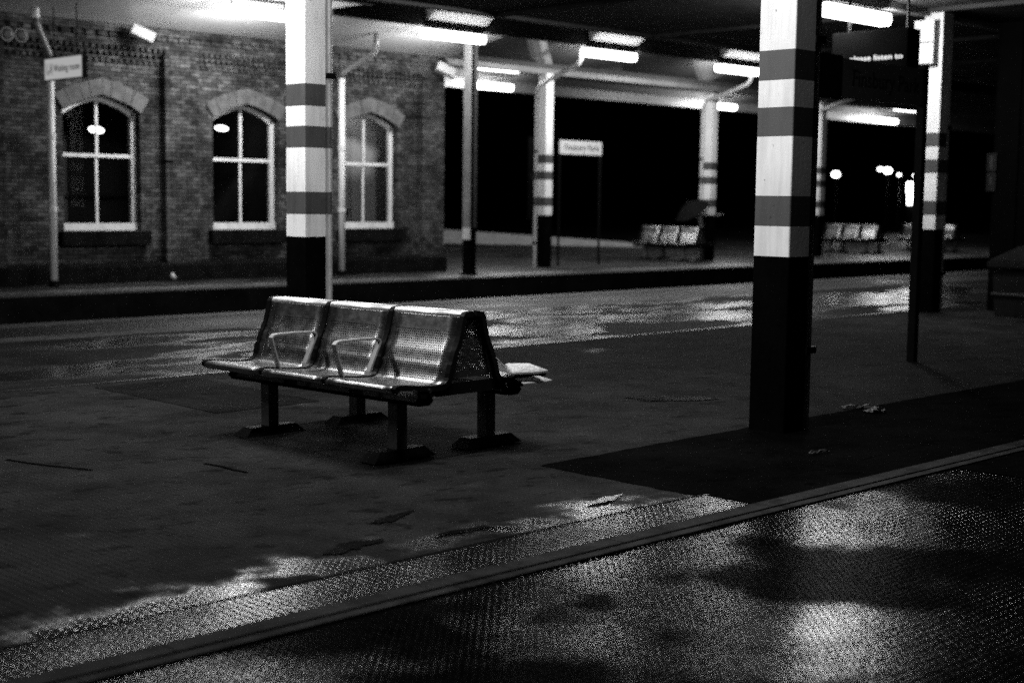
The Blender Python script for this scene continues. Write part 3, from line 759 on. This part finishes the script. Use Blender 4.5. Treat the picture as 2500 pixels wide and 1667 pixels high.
# newspaper left on the far seat
t = thing('newspaper', 'open folded newspaper with fanned pages lying on the far side of the near bench', 'newspaper', (6.55, 6.72, .49))
def page(name, f, nu=10, nv=4, mat='news'):
    b = MB()
    for i in range(nu):
        for j in range(nv):
            q, uv = [], []
            for ii, jj in ((i, j), (i + 1, j), (i + 1, j + 1), (i, j + 1)):
                q.append(f(ii / nu, jj / nv)); uv.append((ii / nu * .3, jj / nv * .3))
            b.face(q, 0, uv)
    b.build(name, mat, t, smooth=True, solid=.0015)
def bil(A, B, C, D, u, v):
    return tuple(A[i] * (1 - u) * (1 - v) + B[i] * u * (1 - v) + C[i] * u * v + D[i] * (1 - u) * v for i in range(3))
def leaf(A, B, C, D, wave=.008, arch=.012):      # u runs A-B, v runs A-D
    def f(u, v):
        x, y, z = bil(A, B, C, D, u, v)
        return (x, y, z + arch * math.sin(v * PI) + wave * math.sin(v * 8 + u * 4))
    return f
for k in range(3): page('page', leaf((-.04, -.03, .030 + .004 * k), (.08, .02, .030 + .004 * k), (-.08, -.47, .040 + .005 * k), (-.33, -.40, .028 + .004 * k), .005, .014))
for k in range(2): page('page', leaf((-.02, -.02, .004 + .004 * k), (.10, .02, .004 + .004 * k), (.03, -.40, -.030 - .004 * k), (-.29, -.46, -.028 - .004 * k), .004, .0))
for k in range(9):      # the other half has sprung open against the seat back
    t0 = k / 8
    page('page', leaf((-.10, -.05, .034), (-.13 - .05 * t0, .13 - .05 * t0 + .012 * (k % 2), .185 - .115 * t0), (-.27 - .03 * t0, -.12 + .02 * (k % 3), .165 - .11 * t0), (-.33, -.40, .028), .004, .006 * t0))
# ------------------------------------------------------------------ signs
t = thing('station_name_sign', 'large dark station name sign on black posts, right of the large column', 'sign', (12.20, 7.50, 0))
b = MB(); b.box(-.56, .92, -.02, .03, 2.60, 2.965); b.build('panel', 'darksign', t, bevel=.006)
b = MB(); b.box(-.99, -.565, -.025, .03, 2.58, 2.985); b.build('side_panel', 'iron', t)
lettering('lettering', 'Finsbury Park', .22, 'darkink', t, frame((.22, -.023, 2.785), (1, 0, 0)), 1.22)
for x in (-1.0, .97): b = MB(); b.box(x - .04, x + .04, -.03, .05, 0, 3.0); b.build('post', 'iron', t)
t = thing('station_name_sign', 'small white station name sign on thin posts beyond the tracks', 'sign', (25.72, 23.85, 0))
b = MB(); b.box(-.74, .74, -.03, .03, 2.70, 3.03); b.build('panel', 'sign', t, bevel=.01)
lettering('lettering', 'Finsbury Park', .21, 'ink', t, frame((0, -.033, 2.865), (1, 0, 0)), 1.24)
for x in (-.70, .76): b = MB(); b.tube([(x, .045, 0), (x, .045, 3.03)], .03, 10); b.build('post', 'iron', t)
# departure display
t = thing('departure_display', 'black departure display with one lit line of white characters above the dark name sign', 'display', (17.0, 10.25, 3.42))
b = MB(); b.box(.02, .34, -.30, .86, -.06, .50); b.build('case', 'matt', t, bevel=.01)
for y in (-.2, .7): b = MB(); b.tube([(.18, y, .50), (.18, y, 1.04)], .02, 8); b.build('hanger', 'iron', t)
lettering('lettering', 'please listen to', .10, 'led', t, frame((.016, .17, .135), (0, -1, 0)), .80)
# totem, dark stair enclosure, bin
t = thing('information_totem', 'tall narrow black information post left of the far striped column', 'totem', (25.35, 25.0, 0))
b = MB(); b.box(-.07, .07, -.22, .22, 1.1, 3.15); b.build('cabinet', 'iron', t)
b = MB(); b.box(-.045, .045, -.05, .05, 0, 1.1); b.build('stem', 'beam', t)
b = MB(); b.box(-.09, -.071, -.06, .0, 2.85, 2.93); b.build('plate', 'bin', t); b = MB(); b.box(-.09, -.071, .02, .10, 2.1, 2.25); b.build('plate', 'bin', t)
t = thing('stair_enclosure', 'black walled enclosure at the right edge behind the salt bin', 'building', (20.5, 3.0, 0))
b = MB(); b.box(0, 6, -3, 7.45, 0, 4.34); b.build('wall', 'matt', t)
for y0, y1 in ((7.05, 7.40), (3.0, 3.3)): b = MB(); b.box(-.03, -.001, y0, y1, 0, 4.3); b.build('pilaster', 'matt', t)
t2 = thing('wall_notice', 'narrow grey notice in two panels on the black enclosure wall', 'notice', (20.45, 10.44, 2.1))
b = MB(); b.box(-.012, .018, -.07, .09, .02, .29); b.build('board', 'notice', t2); b = MB(); b.box(-.012, .018, -.07, .08, -.28, .0); b.build('board', 'notice', t2)
for z0, z1 in ((.06, .25), (-.18, -.06)): b = MB(); b.box(-.016, -.0125, -.012, .03, z0, z1); b.build('marking', 'darkpaint', t2)
t = thing('salt_bin', 'grey plastic salt bin with sloping lid at the right edge', 'bin', (19.5, 8.6, 0))
b = MB(); b.hexa([(.03, .05, 0), (.72, .05, 0), (.72, 1.24, 0), (.03, 1.24, 0)], [(0, 0, .66), (.75, 0, .66), (.75, 1.28, .66), (0, 1.28, .66)])
b.box(-.012, .76, -.012, 1.285, .30, .345, 1); b.build('body', ['bin', 'darkpaint'], t, bevel=.012)
b = MB(); b.hexa([(-.06, -.06, .70), (.80, -.06, .70), (.80, 1.34, .70), (-.06, 1.34, .70)], [(-.06, -.06, .80), (.80, -.06, .80), (.80, 1.34, .80), (-.06, 1.34, .80)])
b.hexa([(-.06, -.06, .80), (.80, -.06, .80), (.80, 1.34, .80), (-.06, 1.34, .80)], [(.10, .35, 1.03), (.70, .35, 1.03), (.70, .93, 1.03), (.10, .93, 1.03)]); b.build('lid', 'bin', t, bevel=.02)
# low pale parapet beyond the far platform
t = thing('parapet', 'low pale sloping wall beyond the far platform, behind the steel post', 'wall', (0, 0, 0))
a, c = Vector((31.2, 36.6)), Vector((37.0, 31.35)); d = (c - a).normalized(); n = Vector((-d.y, d.x)) * .3
b = MB(); b.hexa([(a.x, a.y, 0), (c.x, c.y, 0), (c.x + n.x, c.y + n.y, 0), (a.x + n.x, a.y + n.y, 0)], [(a.x, a.y, .62), (c.x, c.y, .16), (c.x + n.x, c.y + n.y, .16), (a.x + n.x, a.y + n.y, .62)])
b.build('wall', 'pale', t)
b = MB(); g = Vector((d.y, -d.x)) * .02; b.hexa([(a.x + g.x, a.y + g.y, 0), (c.x + g.x, c.y + g.y, 0), (c.x, c.y, 0), (a.x, a.y, 0)], [(a.x + g.x, a.y + g.y, .10), (c.x + g.x, c.y + g.y, .03), (c.x, c.y, .03), (a.x, a.y, .10)]); b.build('plinth', 'darkstone', t)
# far street lamps
def far_lamp(x, y, z, r, lb, two=False):
    t = thing('street_lamp', lb, 'street lamp', (x, y, 0), 0, 'street lamps in the dark beyond the station')
    b = MB(); b.tube([(0, 0, 0), (0, 0, z - r)], [.06, .04], 8); b.build('pole', 'iron', t)
    b = MB(); b.ball((0, 0, z), r, (1, 1, .75), 12)
    b.build('globe', 'globe', t, smooth=True)
    if two: b = MB(); b.ball((-.28, .28, z + .07), r * .6, (1, 1, .7), 12); b.build('globe', 'globe', t, smooth=True)
far_lamp(62.0, 40, 3.02, .20, 'left street lamp, alone in the dark right of the large column')
far_lamp(66.9, 40, 3.32, .21, 'double headed street lamp below the dark name sign', True)
far_lamp(68.06, 40, 3.12, .09, 'smallest street lamp, close to the right of the double headed one')
far_lamp(69.7, 40, 3.12, .10, 'street lamp directly above the bright vertical panel')
t = thing('lit_panel', 'bright upright lit panel in the dark, left of the column with white boxes', 'lit sign', (69.3, 40, 0))
b = MB(); b.box(-.05, .05, -.16, .14, 1.55, 2.15); b.box(-.05, .05, -.12, .20, 2.15, 2.75); b.build('face', 'globe', t, merge=True)
b = MB(); b.box(.051, .12, -.2, .2, 0, 2.8); b.build('cabinet', 'iron', t)
# ------------------------------------------------------------------ people
def body(name, verts, edges, mat, parent, root=0):
    me = bpy.data.meshes.new(name); bm = bmesh.new(); ly = bm.verts.layers.skin.verify(); vs = []
    for i, (p, r) in enumerate(verts):
        v = bm.verts.new(p); v[ly].radius = r if isinstance(r, tuple) else (r, r); v[ly].use_root = i == root; vs.append(v)
    for a, c in edges: bm.edges.new((vs[a], vs[c]))
    bm.to_mesh(me); bm.free(); me.materials.append(M[mat])
    o = bpy.data.objects.new(name, me); COL.objects.link(o); o.parent = parent
    o.modifiers.new('skin', 'SKIN'); s = o.modifiers.new('smooth', 'SUBSURF'); s.levels = 2; s.render_levels = 2
    return o
def head(parent, z, hair_r=.105):
    b = MB(); b.ball((-.01, 0, z), .1, (.95, .8, 1.18), 16); b.ball((-.105, 0, z - .015), .018, (1.2, .7, 1.4), 8)
    for s in (-1, 1): b.ball((0, s * .08, z - .01), .025, (.6, .35, 1.1), 8)
    b.build('head', 'skin', parent, smooth=False)
    b = MB(); b.ball((.015, 0, z + .025), hair_r, (.98, .86, 1.1), 16); b.build('hair', 'hair', parent, smooth=True)
def hand(o, c, d):
    b = MB(); c = Vector(c); d = Vector(d).normalized(); side = d.cross(Vector((1, 0, 0))).normalized()
    b.tube([c, c + d * .045, c + d * .09], [.02, .036, .034], 10)
    for k, L in enumerate((.06, .075, .07, .055)):
        p = c + d * .085 + side * (-.027 + .018 * k); b.tube([p, p + d * L * .55, p + d * L * .9 + Vector((-.015, 0, 0))], [.009, .008, .006], 6)
    p = c + d * .03 + side * .035; b.tube([p, p + d * .03 + side * .02, p + d * .06 + side * .022], [.010, .009, .007], 6)
    b.build('hand', 'skin', o)
HT = Vector((30.86, 24.08, .93)); PL = Vector((31.62, 24.42, 0)); HL = Matrix.Rotation(-2.2, 3, 'Z') @ (HT - PL)
t = thing('person', 'person in dark clothes standing behind a far striped column, elbow out, with an umbrella', 'person', (31.62, 24.42, 0), 2.2)
V = [((0, 0, .92), (.13, .15)), ((0, 0, 1.12), (.11, .13)), ((0, 0, 1.36), (.12, .17)), ((0, 0, 1.47), .06), ((-.01, 0, 1.56), .055),
     ((0, .19, 1.39), .065), (tuple(HL * .5 + Vector((0, .08, .62))), .05), (tuple(HL + Vector((.0, .0, .0))), .036), ((0, -.19, 1.39), .065), ((-.03, -.30, 1.14), .05), ((-.20, -.30, 1.22), .036),
     ((0, .10, .86), .09), ((-.03, .11, .48), .065), ((.02, .11, .10), .045), ((-.10, .12, .045), .04), ((0, -.10, .86), .09), ((-.06, -.11, .48), .065), ((.0, -.11, .10), .045), ((-.12, -.12, .045), .04)]
E_ = [(0, 1), (1, 2), (2, 3), (3, 4), (2, 5), (5, 6), (6, 7), (2, 8), (8, 9), (9, 10), (0, 11), (11, 12), (12, 13), (13, 14), (0, 15), (15, 16), (16, 17), (17, 18)]
body('clothed_body', V, E_, 'jacket', t)
head(t, 1.62); hand(t, tuple(HL), tuple((HL - Vector((0, 0, HL.z))).normalized())); hand(t, (-.20, -.30, 1.22), (-1, 0, .3))
t = thing('person', 'dark silhouette of a person sitting inside the third arched window', 'person', (18.72, 24.25, 0), -.5)
V = [((0, 0, .50), (.15, .17)), ((0, 0, .70), (.12, .15)), ((.02, 0, .98), (.12, .18)), ((.0, 0, 1.10), .06), ((-.02, 0, 1.2), .055), ((.02, .2, 1.0), .06), ((0, .25, .74), .05), ((-.2, .18, .60), .036),
     ((.02, -.2, 1.0), .06), ((0, -.25, .74), .05), ((-.2, -.18, .60), .036), ((-.1, .1, .50), .09), ((-.46, .12, .50), .065), ((-.46, .12, .10), .045), ((-.56, .12, .04), .04), ((-.1, -.1, .50), .09), ((-.46, -.12, .50), .065), ((-.46, -.12, .10), .045), ((-.56, -.12, .04), .04)]
body('clothed_body', V, E_, 'coat', t)
head(t, 1.26, .125); hand(t, (-.2, .18, .60), (-1, -.2, -.3)); hand(t, (-.2, -.18, .60), (-1, .2, -.3))
t = thing('chair', 'chair hidden below the third window under the sitting person', 'chair', (18.72, 24.25, 0), -.5)
b = MB(); b.box(-.24, .2, -.22, .22, .35, .39); b.build('seat', 'iron', t)
for x in (-.2, .17):
    for y in (-.19, .19): b = MB(); b.box(x - .015, x + .015, y - .015, y + .015, 0, .35); b.build('leg', 'iron', t)
# umbrella
t = thing('umbrella', 'open grey umbrella tilted beside the far striped column, above the bench', 'umbrella', (30.82, 24.06, .90))
t.rotation_mode = 'QUATERNION'; t.rotation_quaternion = Vector((0, 0, 1)).rotation_difference(Vector((-.55, .16, .80)).normalized())
b = MB(); n = 8; R = .50
for k in range(n):
    for i in range(6):
        q = []
        for ii, kk in ((i, k), (i + 1, k), (i + 1, k + 1), (i, k + 1)):
            a = 2 * PI * kk / n; r = R * ii / 6; q.append((r * math.cos(a), r * math.sin(a), .80 - .26 * (ii / 6) ** 1.8))
        b.face(q)
b.build('cloth', 'umbrella', t, merge=True)
b = MB(); b.tube([(0, 0, 0), (0, 0, .86)], .008, 8); b.build('shaft', 'steel', t)
b = MB(); b.tube([(0, 0, .0), (0, 0, -.05), (.02, 0, -.08), (.05, 0, -.07), (.06, 0, -.04)], .012, 8); b.build('handle', 'iron', t)
# scraps of paper on the ground
def scrap(x, y, L, w, rz, lb):
    t = MB(); rnd = random.Random(int(x * 100)); N, K = 7, 4
    P = [[((i / N - .5) * L + rnd.uniform(-.02, .02) * L * 3, (j / K - .5) * 2 * w * rnd.uniform(.6, 1.2), .008 + rnd.uniform(0, .028) * (1 if 0 < i < N else .3)) for j in range(K + 1)] for i in range(N + 1)]
    for i in range(N):
        for j in range(K): t.face([P[i][j], P[i + 1][j], P[i + 1][j + 1], P[i][j + 1]])
    o = t.build('paper_scrap', 'scrap', None, merge=True, solid=.001); o.location = (x, y, 0); o.rotation_euler = (0, 0, rz)
    tag(o, lb, 'litter', 'scraps of paper on the near platform')
scrap(9.80, 6.02, .30, .05, -.65, 'crumpled pale paper scrap lying right of the large column')
scrap(9.70, 5.83, .16, .06, -.3, 'smaller pale paper scrap just in front of the crumpled one')
scrap(7.80, 5.08, .18, .010, -.1, 'thin pale paper strip on the black tarmac in front of the large column')
